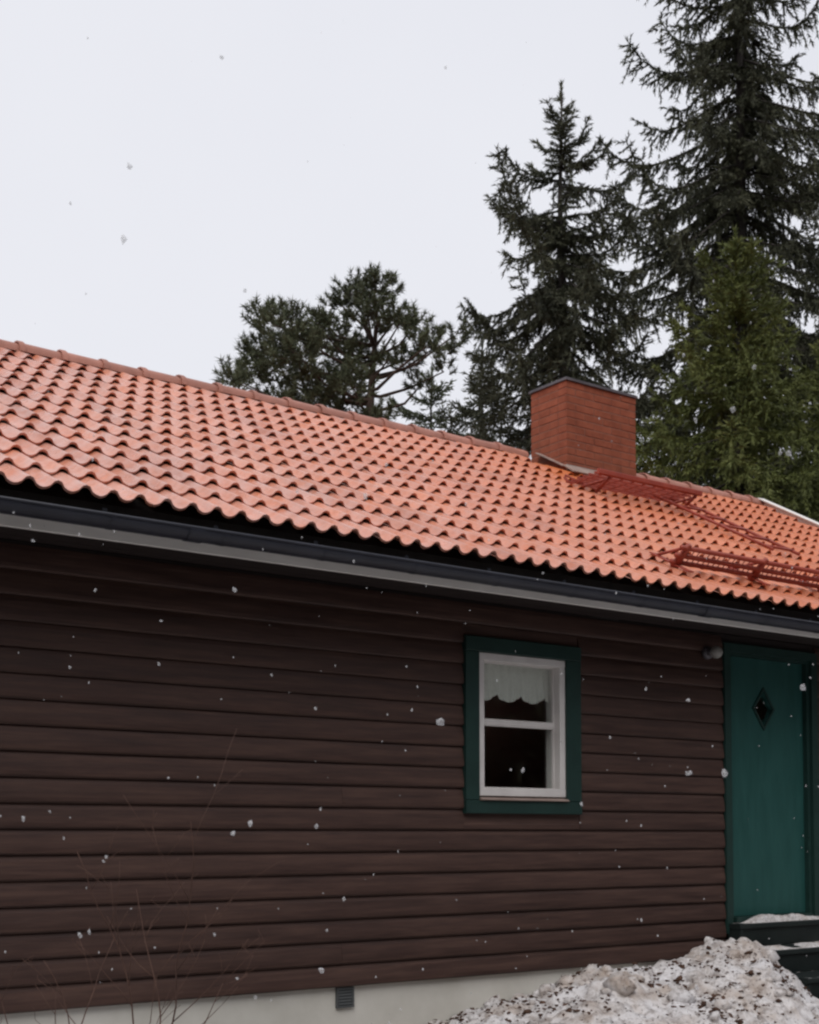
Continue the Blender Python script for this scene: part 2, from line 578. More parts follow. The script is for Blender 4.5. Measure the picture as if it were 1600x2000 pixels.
# gutter: half-round with a rolled front lip
gm = MB()
GY, GZ, GR = -0.612, 3.034, 0.058
prof_o = [(GY + GR * math.cos(a), GZ - .02 + GR * math.sin(a)) for a in np.linspace(math.pi, 2 * math.pi, 13)]
prof_i = [(GY + (GR - .004) * math.cos(a), GZ - .02 + (GR - .004) * math.sin(a)) for a in np.linspace(2 * math.pi, math.pi, 13)]
pr = prof_o + [(GY + GR, GZ + .02), (GY + GR - .004, GZ + .02)] + prof_i
n = len(pr)
gv = [(RXL - .02, y, z_) for y, z_ in pr] + [(RXR + .02, y, z_) for y, z_ in pr]
gm.add(gv, [(i, (i + 1) % n, (i + 1) % n + n, i + n) for i in range(n)], False)
gm.tube([(RXL - .02, GY - GR + .002, GZ - .018), (RXR + .02, GY - GR + .002, GZ - .018)], .009, 8)
GFALL = 0.0035
gm.v = [(x_, y_, z_ - GFALL * (x_ - 2.0)) for x_, y_, z_ in gm.v]
gut = part(gm, 'gutter', 'gutter')
x = RXL + .3
while x < RXR:
    br = MB()
    pts = [(x, GY + (GR + .003) * math.cos(a), GZ - .02 + (GR + .003) * math.sin(a)) for a in np.linspace(math.pi, 2 * math.pi, 9)]
    pts += [(x, GY + GR + .003, GZ + .04)]
    vv, ff = [], []
    for p in pts:
        vv += [(p[0] - .013, p[1], p[2]), (p[0] + .013, p[1], p[2])]
    for i in range(len(pts) - 1):
        ff.append((2 * i, 2 * i + 1, 2 * i + 3, 2 * i + 2))
    br.add([(a_, b2_, c2_ - GFALL * (x - 2.0)) for a_, b2_, c2_ in vv], ff)
    sub(br, 'gutter_bracket', 'gutter', gut)
    x += 0.62
for xj in (3.05, 6.95, 10.6):
    jb = MB()
    for xe in (0,):
        pts = [(GY + (GR + .005) * math.cos(a), GZ - .02 + (GR + .005) * math.sin(a)) for a in np.linspace(math.pi, 2 * math.pi, 13)]
        m_ = len(pts)
        jb.add([(xj, *p) for p in pts] + [(xj + .09, *p) for p in pts], [(i, i + 1, i + 1 + m_, i + m_) for i in range(m_ - 1)])
    jb.v = [(a_, b2_, c2_ - GFALL * (xj - 2.0)) for a_, b2_, c2_ in jb.v]
    sub(jb, 'gutter_joint', 'gutter', gut)

# roof deck (both slopes)
rd = MB()
def slope_pts(X, h):
    a = roof_pt(X, 0.05, h); b_ = roof_pt(X, math.hypot(RUN, rise(X)), h)
    c = Vector((X, 2 * (EY + RUN) - a.y, a.z))
    return a, b_, c
a0, b0, c0 = slope_pts(RXL + .01, -.035); a1, b1, c1 = slope_pts(RXR - .01, -.035)
d0, e0, f0 = slope_pts(RXL + .01, -.10); d1, e1, f1_ = slope_pts(RXR - .01, -.10)
rd.add([a0, b0, c0, a1, b1, c1, d0, e0, f0, d1, e1, f1_],
       [(0, 3, 4, 1), (1, 4, 5, 2), (6, 7, 10, 9), (7, 8, 11, 10), (0, 6, 9, 3), (2, 5, 11, 8), (0, 1, 7, 6), (1, 2, 8, 7), (3, 9, 10, 4), (4, 10, 11, 5)])
roof = part(rd, 'roof', 'deck')

# roof tiles: two waves across, thick lower lip
WAVE = 0.1435
TW = 2 * WAVE
ROWS = 13
GAUGE = SL / ROWS
TL_ = GAUGE + 0.055
AMP = 0.024
def tile_shape(seg=16, lip=0.014):
    xs_ = np.linspace(0, TW, seg + 1)
    c_ = np.cos(2 * math.pi * xs_ / WAVE + math.pi)
    # broad rounded humps over flat troughs; the lower edge stands higher than the head tucked under the next tile
    hump = np.where(c_ > 0, np.abs(c_) ** .62, -.75 * np.abs(c_) ** .9)
    tail = np.where(hump > 0, .030 * hump, .018 * hump) + .029
    head = np.where(hump > 0, .017 * hump, .017 * hump) + .004
    m_ = seg + 1
    mb = MB()
    mb.add([(x_, 0.0, p) for x_, p in zip(xs_, tail)] + [(x_, TL_, p) for x_, p in zip(xs_, head)],
           [(i, i + 1, i + 1 + m_, i + m_) for i in range(seg)], True)
    mb.add([(x_, 0.0, p) for x_, p in zip(xs_, tail)] + [(x_, .006, p - lip) for x_, p in zip(xs_, tail)],
           [(i, i + m_, i + m_ + 1, i + 1) for i in range(seg)], True)
    return mb
tm = tile_shape()
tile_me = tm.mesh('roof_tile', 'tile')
ncol = int((RXR - RXL) / TW)
X0t = RXR - ncol * TW - 0.004
fx_, fy_ = math.cos(R(53.9)), math.sin(R(53.9))
cand = []
for c in range(ncol):
    for r_ in range(ROWS):
        X = X0t + c * TW
        p = roof_pt(X, r_ * GAUGE)
        if 8.92 - .2 < X + TW / 2 < 9.90 + .1 and p.y + .1 > 2.80:
            continue                       # the chimney stands here
        q = p - Vector((0, -6.75, 1.45)) + Vector((TW / 2, .15, .08))
        dep = q.x * fx_ + q.y * fy_
        lat = (q.x * fy_ - q.y * fx_) / dep * 2600 + 800
        vis = -25 < lat < 1625
        cand.append((vis, -dep, X, r_))
vis_t = sorted([t for t in cand if t[0]], key=lambda t: -t[1])
single = set((t[2], t[3]) for t in vis_t[:300])
rest = MB()
tv = np.array(tm.v)
def tile_frame(X, r_):
    rs = rise(X); ang = math.atan2(rs, RUN)
    p = roof_pt(X, r_ * GAUGE * math.hypot(RUN, rs) / SL)
    return p, ang
for vis, dep, X, r_ in cand:
    p, ang = tile_frame(X, r_)
    ja, jz = random.gauss(0, .0035), random.gauss(0, .0015)
    jx = random.gauss(0, .0015)
    if (X, r_) in single:
        o = sub_me(tile_me, 'roof_tile', roof, (p.x + jx, p.y, p.z + jz), (ang + ja, 0, random.gauss(0, .003)))
    else:
        mtx = Matrix.Translation((p.x + jx, p.y, p.z + jz)) @ Matrix.Rotation(ang + ja, 4, 'X')
        o_ = len(rest.v)
        rest.v += [tuple(mtx @ Vector(q)) for q in tm.v]
        rest.f += [tuple(i + o_ for i in q) for q in tm.f]
        rest.s += tm.s
# far slope
for c in range(ncol):
    for r_ in range(ROWS):
        X = X0t + c * TW
        p, ang = tile_frame(X, r_)
        if 8.9 - TW < X < 10.0 and r_ >= ROWS - 2:
            continue
        mtx = Matrix.Translation((X + TW, 2 * (EY + RUN) - p.y, p.z)) @ Matrix.Rotation(math.pi, 4, 'Z') @ Matrix.Rotation(ang, 4, 'X')
        o_ = len(rest.v)
        rest.v += [tuple(mtx @ Vector(q)) for q in tm.v]
        rest.f += [tuple(i + o_ for i in q) for q in tm.f]
        rest.s += tm.s
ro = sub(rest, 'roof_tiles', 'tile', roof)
ro['kind'] = 'stuff'

# ridge tiles
RL = 0.345
rm = MB()
sg = 8
prof_a = [(0.11 * math.cos(a), 0.085 * math.sin(a)) for a in np.linspace(-0.15, math.pi + 0.15, sg + 1)]
rv = [(0, y, z_) for y, z_ in prof_a] + [(RL + .05, y * .88, z_ * .88) for y, z_ in prof_a]
rv2 = [(0, y * 1.10, z_ * 1.12) for y, z_ in prof_a] + [(0.045, y * 1.10, z_ * 1.12) for y, z_ in prof_a]
m_ = sg + 1
rm.add(rv, [(i, i + m_, i + m_ + 1, i + 1) for i in range(sg)], True)
rm.add(rv2, [(i, i + m_, i + m_ + 1, i + 1) for i in range(sg)], True)
rm.add([rv[i] for i in range(m_)] + [rv2[i] for i in range(m_)], [(i, i + 1, i + 1 + m_, i + m_) for i in range(sg)])
rm.add([rv2[m_ + i] for i in range(m_)] + [(.046, y * .95, z_ * .95) for y, z_ in prof_a], [(i, i + 1, i + 1 + m_, i + m_) for i in range(sg)])
ridge_me = rm.mesh('ridge_tile', 'ridge')
X = RXL
while X < RXR - .1:
    if not (8.93 - RL - .04 < X < 9.9):
        sub_me(ridge_me, 'ridge_tile', roof, (X, EY + RUN, EZ + rise(X) - .005 + random.gauss(0, .003)),
               (0, -math.atan(.011) + random.gauss(0, .006), random.gauss(0, .006)))
    X += RL

# verge boards on the right gable
for sgn in (0, 1):
    vb = MB()
    pts = []
    for u in (0.02, SL + .02):
        for h in (-.13, .075):
            p = roof_pt(RXR + .012, u, h)
            y = p.y if sgn == 0 else 2 * (EY + RUN) - p.y
            pts.append((p.x, y, p.z))
    a, b_, c, d = [Vector(p) for p in pts]
    e = Vector((.028, 0, 0))
    vb.add([a, b_, d, c, a + e, b_ + e, d + e, c + e], [(0, 1, 2, 3), (7, 6, 5, 4), (0, 4, 5, 1), (1, 5, 6, 2), (2, 6, 7, 3), (3, 7, 4, 0)])
    part(vb, 'verge_board', 'fascia')
    vc = MB()
    A0 = [roof_pt(RXR - .05, u, .078) for u in (0.0, SL + .02)]
    B0 = [roof_pt(RXR + .055, u, .082) for u in (0.0, SL + .02)]
    if sgn:
        for p in A0 + B0: p.y = 2 * (EY + RUN) - p.y
    up_ = Vector((0, 0, .012))
    q = [A0[0], B0[0], B0[1], A0[1]]
    vc.add([p for p in q] + [p + up_ for p in q], [(3, 2, 1, 0), (4, 5, 6, 7), (0, 1, 5, 4), (1, 2, 6, 5), (2, 3, 7, 6), (3, 0, 4, 7)])
    part(vc, 'verge_flashing', 'fascia')

# chimney: mortar core and single bricks
CX0, CX1, CY0, CY1, CZ1 = 8.93, 9.90, 2.85, 3.38, 5.975
cm = MB(); cm.box(CX0 + .0035, CX1 - .0035, CY0 + .0035, CY1 - .0035, 4.5, CZ1 - .005)
chim = part(cm, 'chimney', 'mortar')
BH, JT = 0.065, 0.010
bw = 0.115
def brick_mesh(l_, w_, h_):
    b = MB()
    c = .004
    v = []
    for zz, ins in ((0, c), (c, 0), (h_ - c, 0), (h_, c)):
        v += [(ins, ins, zz), (l_ - ins, ins, zz), (l_ - ins, w_ - ins, zz), (ins, w_ - ins, zz)]
    f = [(3, 2, 1, 0), (12, 13, 14, 15)]
    for k in range(3):
        for i in range(4):
            f.append((k * 4 + i, k * 4 + (i + 1) % 4, k * 4 + 4 + (i + 1) % 4, k * 4 + 4 + i))
    b.add(v, f)
    return b.mesh('brick', 'brick')
brick_cache = {}
def brick_at(x0, x1, y0, y1, z0):
    k = (round(x1 - x0, 3), round(y1 - y0, 3))
    if k not in brick_cache:
        brick_cache[k] = brick_mesh(k[0], k[1], BH)
    j = random.gauss(0, .0012)
    sub_me(brick_cache[k], 'brick', chim, (x0 + j, y0 + random.gauss(0, .0012), z0))
nc = 0
zc = CZ1 - .021 - BH
while zc > 4.62:
    # front face runs, side faces between
    def run(a, b_, off):
        out = []
        L = b_ - a
        st = 0.25
        p = a
        first = .12 if off else .245
        e = p + first
        while p < b_ - .02:
            e = min(e, b_)
            if b_ - e < .06: e = b_
            out.append((p, e)); p = e + JT; e = p + .24
        return out
    odd = nc % 2
    for a, b_ in run(CX0, CX1, odd):
        if zc < 4.85:          # buried in the roof below this
            pass
        brick_at(a, b_, CY0, CY0 + bw, zc)
        if zc > 5.0:
            brick_at(a, b_, CY1 - bw, CY1, zc)
    for a, b_ in run(CY0 + bw + JT, CY1 - bw - JT, odd):
        brick_at(CX0, CX0 + bw, a, b_, zc)
        brick_at(CX1 - bw, CX1, a, b_, zc)
    zc -= BH + JT
    nc += 1
cc = MB()
cc.box(CX0 - .018, CX1 + .018, CY0 - .018, CY1 + .018, CZ1 - .02, CZ1 + .002)
cc.box(CX0 - .008, CX1 + .008, CY0 - .008, CY1 + .008, CZ1 + .002, CZ1 + .012)
sub(cc, 'chimney_cap', 'zinc', chim)
# flashing apron round the foot of the chimney
fl = MB()
ua = (CY0 - EY) * math.hypot(RUN, rise(9)) / RUN
def quadbox(mb, p, thick):
    nrm = (p[1] - p[0]).cross(p[3] - p[0]).normalized() * thick
    mb.add(list(p) + [q + nrm for q in p], [(3, 2, 1, 0), (4, 5, 6, 7), (0, 1, 5, 4), (1, 2, 6, 5), (2, 3, 7, 6), (3, 0, 4, 7)])
quadbox(fl, [roof_pt(CX0 - .07, ua - .16, .062), roof_pt(CX1 + .07, ua - .16, .062), roof_pt(CX1 + .07, ua + .02, .075), roof_pt(CX0 - .07, ua + .02, .075)], .012)
fl.box(CX0 - .012, CX1 + .012, CY0 - .012, CY0 - .002, roof_pt(9, ua, 0).z + .04, roof_pt(9, ua, 0).z + .10)
sub(fl, 'flashing', 'flash', chim)
for xa, xb in ((CX0 - .07, CX0), (CX1, CX1 + .07)):
    fs_ = MB()
    quadbox(fs_, [roof_pt(xa, ua + .022, .066), roof_pt(xb, ua + .022, .066), roof_pt(xb, SL, .066), roof_pt(xa, SL, .066)], .01)
    sub(fs_, 'flashing', 'flash', chim)

# red roof walkway in front of the chimney
WKY, WKZ = 1.75, 4.70
wk = MB()
wk.bbox(8.30, 9.66, WKY - .002, WKY + .030, WKZ - .03, WKZ + .018, .006)
walk = part(wk, 'roof_walkway', 'red')
y = WKY + .06
while y < WKY + .46:
    s_ = MB(); s_.bbox(8.31, 9.65, y, y + .014, WKZ - .018, WKZ + .006, .003)
    sub(s_, 'walkway_slat', 'red', walk)
    y += .075
xx = 8.36
while xx < 9.62:
    s_ = MB(); s_.box(xx, xx + .008, WKY + .031, WKY + .46, WKZ - .030, WKZ - .0185)
    sub(s_, 'walkway_crossbar', 'red', walk)
    xx += .14
for xb in (8.46, 9.60):
    b = MB()
    yf = WKY + .03
    foot_u = (2.0 - EY) * SL / RUN
    f0_ = roof_pt(xb, foot_u, .05)
    b.tube([(xb, yf, WKZ - .03), f0_], .016, 6)
    top_u = (2.42 - EY) * SL / RUN
    b.tube([(xb, yf, WKZ - .045), (xb, WKY + .5, WKZ - .045), roof_pt(xb, top_u, .05)], .014, 6)
    b.tube([roof_pt(xb, foot_u - .05, .072), roof_pt(xb, top_u, .072)], .010, 6)
    sub(b, 'walkway_bracket', 'red', walk)

# red roof ladder down to the eave
ld = MB()
for xo in (9.38, 9.74):
    ld.tube([roof_pt(xo, .35 * SL, .10), roof_pt(xo, .80 * SL, .10)], .015, 6)
ladder = part(ld, 'roof_ladder', 'red')
u = .37 * SL
while u < .79 * SL:
    r_ = MB(); r_.tube([roof_pt(9.36, u, .105), roof_pt(9.76, u, .105)], .013, 6)
    sub(r_, 'rung', 'red', ladder)
    u += .29

# red snow guard: pipes on posts
GU = .095 * SL
sgd = MB()
for h_, du in ((.085, .04), (.14, .015), (.205, -.01)):
    sgd.tube([roof_pt(7.06, GU + du, h_), roof_pt(11.9, GU + du, h_)], .019, 8)
guard = part(sgd, 'snow_guard', 'red')
gmsh = MB()
xg = 7.10
while xg < 11.88:
    gmsh.tube([roof_pt(xg, GU + .04, .085), roof_pt(xg, GU - .01, .205)], .0045, 4)
    xg += .055
sub(gmsh, 'guard_mesh', 'red', guard)
xg = 7.12
while xg < 11.9:
    p_ = MB()
    p_.tube([roof_pt(xg, GU + .05, .045), roof_pt(xg, GU - .02, .235)], [.035, .02], 6)
    p_.tube([roof_pt(xg, GU - .02, .22), roof_pt(xg, GU + .26, .06)], .012, 6)
    q = [roof_pt(xg - .03, GU - .12, .062), roof_pt(xg + .03, GU - .12, .062), roof_pt(xg + .03, GU + .3, .062), roof_pt(xg - .03, GU + .3, .062)]
    quadbox(p_, q, .008)
    sub(p_, 'guard_post', 'red', guard)
    xg += .84

# window: green casing, white frame, sashes, panes
win_o = MB()
for x0, x1, z0, z1 in ((WX0, WX1, WZ0, WZ0 + .055), (WX0, WX1, WZ1 - .05, WZ1)):
    win_o.bbox(x0, x1, -.038, .10, z0, z1, .004)
for x0, x1 in ((WX0, WX0 + .05), (WX1 - .05, WX1)):
    win_o.box(x0, x1, -.036, .10, WZ0 + .055, WZ1 - .05)
window = part(win_o, 'window', 'white')
gl_ = []
def casing(x0, x1, z0, z1, yo=0.0):
    c = MB(); c.bbox(x0, x1, -.052 - yo, -.004, z0, z1, .004)
    sub(c, 'casing_board', 'greentrim', window)
casing(CAS[0], CAS[1], WZ1 + .002, CAS[3], .004)
casing(CAS[0], CAS[1], CAS[2], WZ0 - .030, .004)
casing(CAS[0], WX0 - .002, WZ0 - .028, WZ1 + .001)
casing(WX1 + .002, CAS[1], WZ0 - .028, WZ1 + .001)
sl_ = MB()
sl_.extrude_x([(-.075, WZ0 - .022), (-.072, WZ0 - .028), (.0, WZ0 - .026), (.0, WZ0 - .002), (-.06, WZ0 - .014)], WX0 - .001, WX1 + .001)
sub(sl_, 'window_sill', 'flash', window)
MIDZ = 2.185
mr = MB(); mr.bbox(WX0 + .05, WX1 - .05, .018, .065, MIDZ - .016, MIDZ + .016, .004)
sub(mr, 'glazing_bar', 'white', window)
for z0, z1 in ((WZ0 + .055, MIDZ - .016), (MIDZ + .016, WZ1 - .05)):
    sa = MB()
    xa, xb = WX0 + .05, WX1 - .05
    for bx_ in ((xa, xa + .008, z0, z1), (xb - .008, xb, z0, z1)):
        sa.box(bx_[0], bx_[1], .022, .058, bx_[2], bx_[3])
    sa.box(xa + .008, xb - .008, .022, .058, z0, z0 + .007)
    sa.box(xa + .008, xb - .008, .022, .058, z1 - .007, z1)
    sub(sa, 'sash', 'white', window)
    pa = MB(); pa.box(xa + .008, xb - .008, .040, .044, z0 + .007, z1 - .007)
    sub(pa, 'pane', 'glass', window)
# the room behind the window and door
rmx = MB()
rmx.add([(4.9, .165, .7), (9.4, .165, .7), (9.4, 1.25, .7), (4.9, 1.25, .7), (4.9, .165, 2.95), (9.4, .165, 2.95), (9.4, 1.25, 2.95), (4.9, 1.25, 2.95)],
        [(0, 1, 2, 3), (7, 6, 5, 4), (2, 6, 7, 3), (0, 3, 7, 4), (1, 5, 6, 2)])
part(rmx, 'interior_room', 'room')

# lace valance in the window
cu = MB()
nxs, nzs = 60, 10
cx0, cx1, czt = WX0 + .052, WX1 - .052, WZ1 - .052
cv = []
for i in range(nxs + 1):
    t = i / nxs
    xq = cx0 + (cx1 - cx0) * t
    drop = .20 + .05 * abs(math.sin(math.pi * t * 3.1 + .3)) ** .7
    for k in range(nzs + 1):
        cv.append((xq, .075 + .010 * math.sin(t * 60 + .6 * math.sin(k * .5)) * (0.5 + .5 * k / nzs), czt - drop * k / nzs))
cu.add(cv, [(i * (nzs + 1) + k, (i + 1) * (nzs + 1) + k, (i + 1) * (nzs + 1) + k + 1, i * (nzs + 1) + k + 1) for i in range(nxs) for k in range(nzs)], True)
co = cu.build('curtain', 'lace')
tag(co, 'white lace valance with scalloped hem hanging in the small window', 'curtain')

# door: casing, leaf, diamond window
dj = MB()
dj.box(DX0, DX0 + .045, -.02, .14, DZ0, DZ1)
dj.box(DX1 - .045, DX1, -.02, .14, DZ0, DZ1)
dj.box(DX0 + .045, DX1 - .045, -.02, .14, DZ1 - .045, DZ1)
dj.box(DX0 + .045, DX1 - .045, -.05, .14, DZ0 - .02, DZ0 + .018)
door = part(dj, 'door', 'greentrim')
for x0, x1, z0, z1 in ((DCA[0], DX0 + .01, .70, 2.90), (DX1 - .01, DCA[1], .70, 2.90)):
    c = MB(); c.box(x0, x1, -.046, -.022, z0, z1)
    sub(c, 'casing_board', 'greentrim', door)
c = MB(); c.box(DX0 + .011, DX1 - .011, -.046, -.022, DZ1 - .02, 2.90)
sub(c, 'casing_board', 'greentrim', door)
# leaf built of planks round a diamond hole: one mesh with a real opening
LX0, LX1, LZ0, LZ1, LY = DX0 + .047, DX1 - .047, DZ0 + .022, DZ1 - .048, .02
dcx, dcz, drx, drz = 8.365, 2.425, .108, .14
lf = MB()
outer = [(LX0, LZ0), (LX1, LZ0), (LX1, LZ1), (LX0, LZ1)]
inner = [(dcx, dcz - drz), (dcx + drx, dcz), (dcx, dcz + drz), (dcx - drx, dcz)]
fr = [(x_, LY, z_) for x_, z_ in outer + inner]
bk = [(x_, LY + .045, z_) for x_, z_ in outer + inner]
faces = [(0, 1, 4), (1, 5, 4), (1, 2, 5), (2, 6, 5), (2, 3, 6), (3, 7, 6), (3, 0, 7), (0, 4, 7)]
lf.add(fr + bk, faces + [tuple(i + 8 for i in reversed(f)) for f in faces] + [(4 + i, 4 + (i + 1) % 4, 12 + (i + 1) % 4, 12 + i) for i in range(4)]
       + [(i, 8 + i, 8 + (i + 1) % 4, (i + 1) % 4) for i in range(4)])
leaf = sub(lf, 'door_leaf', 'green', door)
# frame of thin mouldings round the diamond
dm = MB()
o4 = [Vector((x_ + (x_ - dcx) * .22, LY - .012, z_ + (z_ - dcz) * .22)) for x_, z_ in inner]
i4 = [Vector((x_, LY - .012, z_)) for x_, z_ in inner]
for i in range(4):
    j = (i + 1) % 4
    q = [o4[i], o4[j], i4[j], i4[i]]
    b4 = [p + Vector((0, .0115, 0)) for p in q]
    dm.add(q + b4, [(0, 1, 2, 3), (7, 6, 5, 4), (0, 4, 5, 1), (1, 5, 6, 2), (2, 6, 7, 3), (3, 7, 4, 0)])
sub(dm, 'diamond_moulding', 'greentrim', door)
pn = MB()
pn.add([(x_, LY + .02, z_) for x_, z_ in inner] + [(x_, LY + .024, z_) for x_, z_ in inner],
       [(0, 1, 2, 3), (7, 6, 5, 4)] + [(i, 4 + i, 4 + (i + 1) % 4, (i + 1) % 4) for i in range(4)])
sub(pn, 'pane', 'glass', door)

# small globe lamp under the eave beside the door
lb = MB()
LXc, LZc = 7.66, 2.80
lb.tube([(LXc, -.030, LZc + .005), (LXc, -.058, LZc + .005)], [.05, .046], 14)
lb.tube([(LXc, -.058, LZc + .005), (LXc, -.085, LZc + .005)], [.024, .03], 12)
lamp = part(lb, 'wall_lamp', 'zinc')
lg = MB()
vs, fs = [], []
for i in range(9):
    a = math.pi * i / 8
    for k in range(14):
        b_ = 2 * math.pi * k / 14
        vs.append((LXc + .048 * math.sin(a) * math.cos(b_), -.128 + .046 * math.cos(a), LZc + .048 * math.sin(a) * math.sin(b_)))
for i in range(8):
    for k in range(14):
        fs.append((i * 14 + k, i * 14 + (k + 1) % 14, (i + 1) * 14 + (k + 1) % 14, (i + 1) * 14 + k))
lg.add(vs, fs, True)
sub(lg, 'lamp_globe', 'opal', lamp)

# foundation vent
vt = MB()
VX0, VX1, VZ0, VZ1 = 4.375, 4.50, .405, .528
for b4 in ((VX0, VX1, VZ0, VZ0 + .014), (VX0, VX1, VZ1 - .014, VZ1)):
    vt.box(b4[0], b4[1], -.014, .004, b4[2], b4[3])
vt.box(VX0, VX0 + .014, -.013, .004, VZ0 + .014, VZ1 - .014)
vt.box(VX1 - .014, VX1, -.013, .004, VZ0 + .014, VZ1 - .014)
vt.box(VX0 + .014, VX1 - .014, -.004, .004, VZ0 + .014, VZ1 - .014)
vent = part(vt, 'foundation_vent', 'vent')
for k in range(5):
    zz = VZ0 + .02 + k * .018
    s_ = MB(); s_.add([(VX0 + .014, -.012, zz), (VX1 - .014, -.012, zz), (VX1 - .014, -.005, zz + .012), (VX0 + .014, -.005, zz + .012)], [(0, 1, 2, 3)])
    sub(s_, 'vent_slat', 'vent', vent)

# ------------------------------------------------------------------ entrance steps
steps = empty('entrance_steps', (8.5, -.4, .1))
tag(steps, 'dark green wooden steps with snow on the treads below the green door', 'steps')
def spart(mb, name, mat):
    o = mb.build(name, mat); o.parent = steps
    o.matrix_parent_inverse = Matrix.Translation(-Vector((8.5, -.4, .1)))
    return o
SX0, SX1 = 7.86, 9.35
treads = [(-.13, -.034, .775), (-.43, -.10, .60), (-.73, -.40, .425), (-1.03, -.70, .25)]
for k, (y0, y1, zt) in enumerate(treads):
    t_ = MB(); t_.bbox(SX0, SX1, y0 - .02, y1, zt - .04, zt, .006)
    spart(t_, 'tread', 'blackgreen')
    r_ = MB(); r_.box(SX0 + .03, SX1 - .03, y0 + .002, y0 + .02, zt - .17, zt - .041)
    spart(r_, 'riser', 'blackgreen')
for xa in (SX0 + .001, SX1 - .04):
    s_ = MB()
    pr_ = [(-.034, .0), (-.034, .73), (-.15, .73), (-.15, .555), (-.45, .555), (-.45, .38), (-.75, .38), (-.75, .205), (-1.05, .205), (-1.05, .0)]
    pr_ = pr_[::-1]
    n_ = len(pr_)
    v_ = [(xa, y_, z_) for y_, z_ in pr_] + [(xa + .038, y_, z_) for y_, z_ in pr_]
    s_.add(v_, [tuple(range(n_)), tuple(range(2 * n_ - 1, n_ - 1, -1))] + [(i, i + n_, (i + 1) % n_ + n_, (i + 1) % n_) for i in range(n_)])
    spart(s_, 'stringer', 'blackgreen')
# snow lying on the treads
for k, (y0, y1, zt) in enumerate(treads[:3]):
    sn = MB()
    nx_, ny_ = 46, 8
    vs = []
    for i in range(nx_ + 1):
        for j in range(ny_ + 1):
            x_ = SX0 + .03 + (SX1 - SX0 - .05) * i / nx_
            y_ = (y0 - .01) + (y1 - y0 - .005) * j / ny_
            tx = i / nx_
            e = min(1, min(i, nx_ - i) / 2) * min(1, min(j, ny_ - j) / 1.5)
            hgt = -.012 + .085 * max(0, noise.noise(Vector((x_ * 3.2, y_ * 5, k * 9.3))) + .12) + .015 * abs(noise.noise(Vector((x_ * 14, y_ * 14, k))))
            if k == 0: hgt += .05 * max(0, tx - .3)
            vs.append((x_, y_, zt + .001 + e * hgt))
    sn.add(vs, [(i * (ny_ + 1) + j, (i + 1) * (ny_ + 1) + j, (i + 1) * (ny_ + 1) + j + 1, i * (ny_ + 1) + j + 1) for i in range(nx_) for j in range(ny_)], True)
    so = sn.build('step_snow', 'dirtysnow')
    tag(so, 'thin white snow lying on the ' + ('top tread below the door', 'second tread of the dark steps', 'third tread of the dark steps')[k], 'snow', kind='stuff')

# ------------------------------------------------------------------ pile of dirty snow
crest = [(3.9, .0), (4.35, .08), (4.67, .24), (5.05, .40), (5.3, .43), (5.6, .52), (5.9, .60), (6.1, .60), (6.35, .55), (6.65, .60), (6.95, .69), (7.12, .66), (7.3, .68), (7.5, .55), (7.72, .38), (7.95, .2), (8.3, .06), (8.7, 0)]
cxs, cys = zip(*crest)
def pile_h(x_, y_):
    c = float(np.interp(x_ + .95 * max(0.0, -.72 - y_), cxs, cys))
    yc = -.72 + .12 * noise.noise(Vector((x_ * 1.1, 4.2, 0)))
    d = y_ - yc
    wdt = 0.85 if d > 0 else 1.75
    f = max(0.0, 1 - (abs(d) / wdt) ** 1.35)
    if d > 0: f = max(f, .55)
    h = .95 * c * f
    if h > .01:
        k = min(1, h / .15)
        v1 = noise.noise(Vector((x_ * 3.0, y_ * 3.0, 7.7)))
        v2 = noise.noise(Vector((x_ * 8.5, y_ * 8.5, 1.3)))
        v3 = noise.noise(Vector((x_ * 20, y_ * 20, 5.1)))
        h += k * (.085 * v1 + .075 * (abs(v2) - .15) + .028 * v3 + .014 * noise.noise(Vector((x_ * 45, y_ * 45, 2))) - .02)
    return h
pl = MB()
px = np.arange(2.6, 8.72, .026); py = np.concatenate([np.arange(-2.5, -.02, .03), [-.012]])
pv = [(x_, y_, ground_z(x_, y_) - .03 + pile_h(x_, y_)) for x_ in px for y_ in py]
ny_ = len(py)
pf = []
for i in range(len(px) - 1):
    for j in range(ny_ - 1):
        # leave the steps free
        if px[i] > 7.82 and py[j] > -1.06: continue
        pf.append((i * ny_ + j, (i + 1) * ny_ + j, (i + 1) * ny_ + j + 1, i * ny_ + j + 1))
pl.add(pv, pf, True)
pile = pl.build('snow_pile', 'dirtysnow')
tag(pile, 'heap of shovelled dirty snow against the foundation beside the steps', 'snow pile')
# lumps of snow and leaf litter on the heap
ICO_V = []
t_ = (1 + 5 ** .5) / 2
for a, b_, c_ in ((-1, t_, 0), (1, t_, 0), (-1, -t_, 0), (1, -t_, 0), (0, -1, t_), (0, 1, t_), (0, -1, -t_), (0, 1, -t_), (t_, 0, -1), (t_, 0, 1), (-t_, 0, -1), (-t_, 0, 1)):
    ICO_V.append((a / 1.9, b_ / 1.9, c_ / 1.9))
ICO_F = [(0, 11, 5), (0, 5, 1), (0, 1, 7), (0, 7, 10), (0, 10, 11), (1, 5, 9), (5, 11, 4), (11, 10, 2), (10, 7, 6), (7, 1, 8),
         (3, 9, 4), (3, 4, 2), (3, 2, 6), (3, 6, 8), (3, 8, 9), (4, 9, 5), (2, 4, 11), (6, 2, 10), (8, 6, 7), (9, 8, 1)]
ICO_V = np.array(ICO_V); ICO_F = np.array(ICO_F)
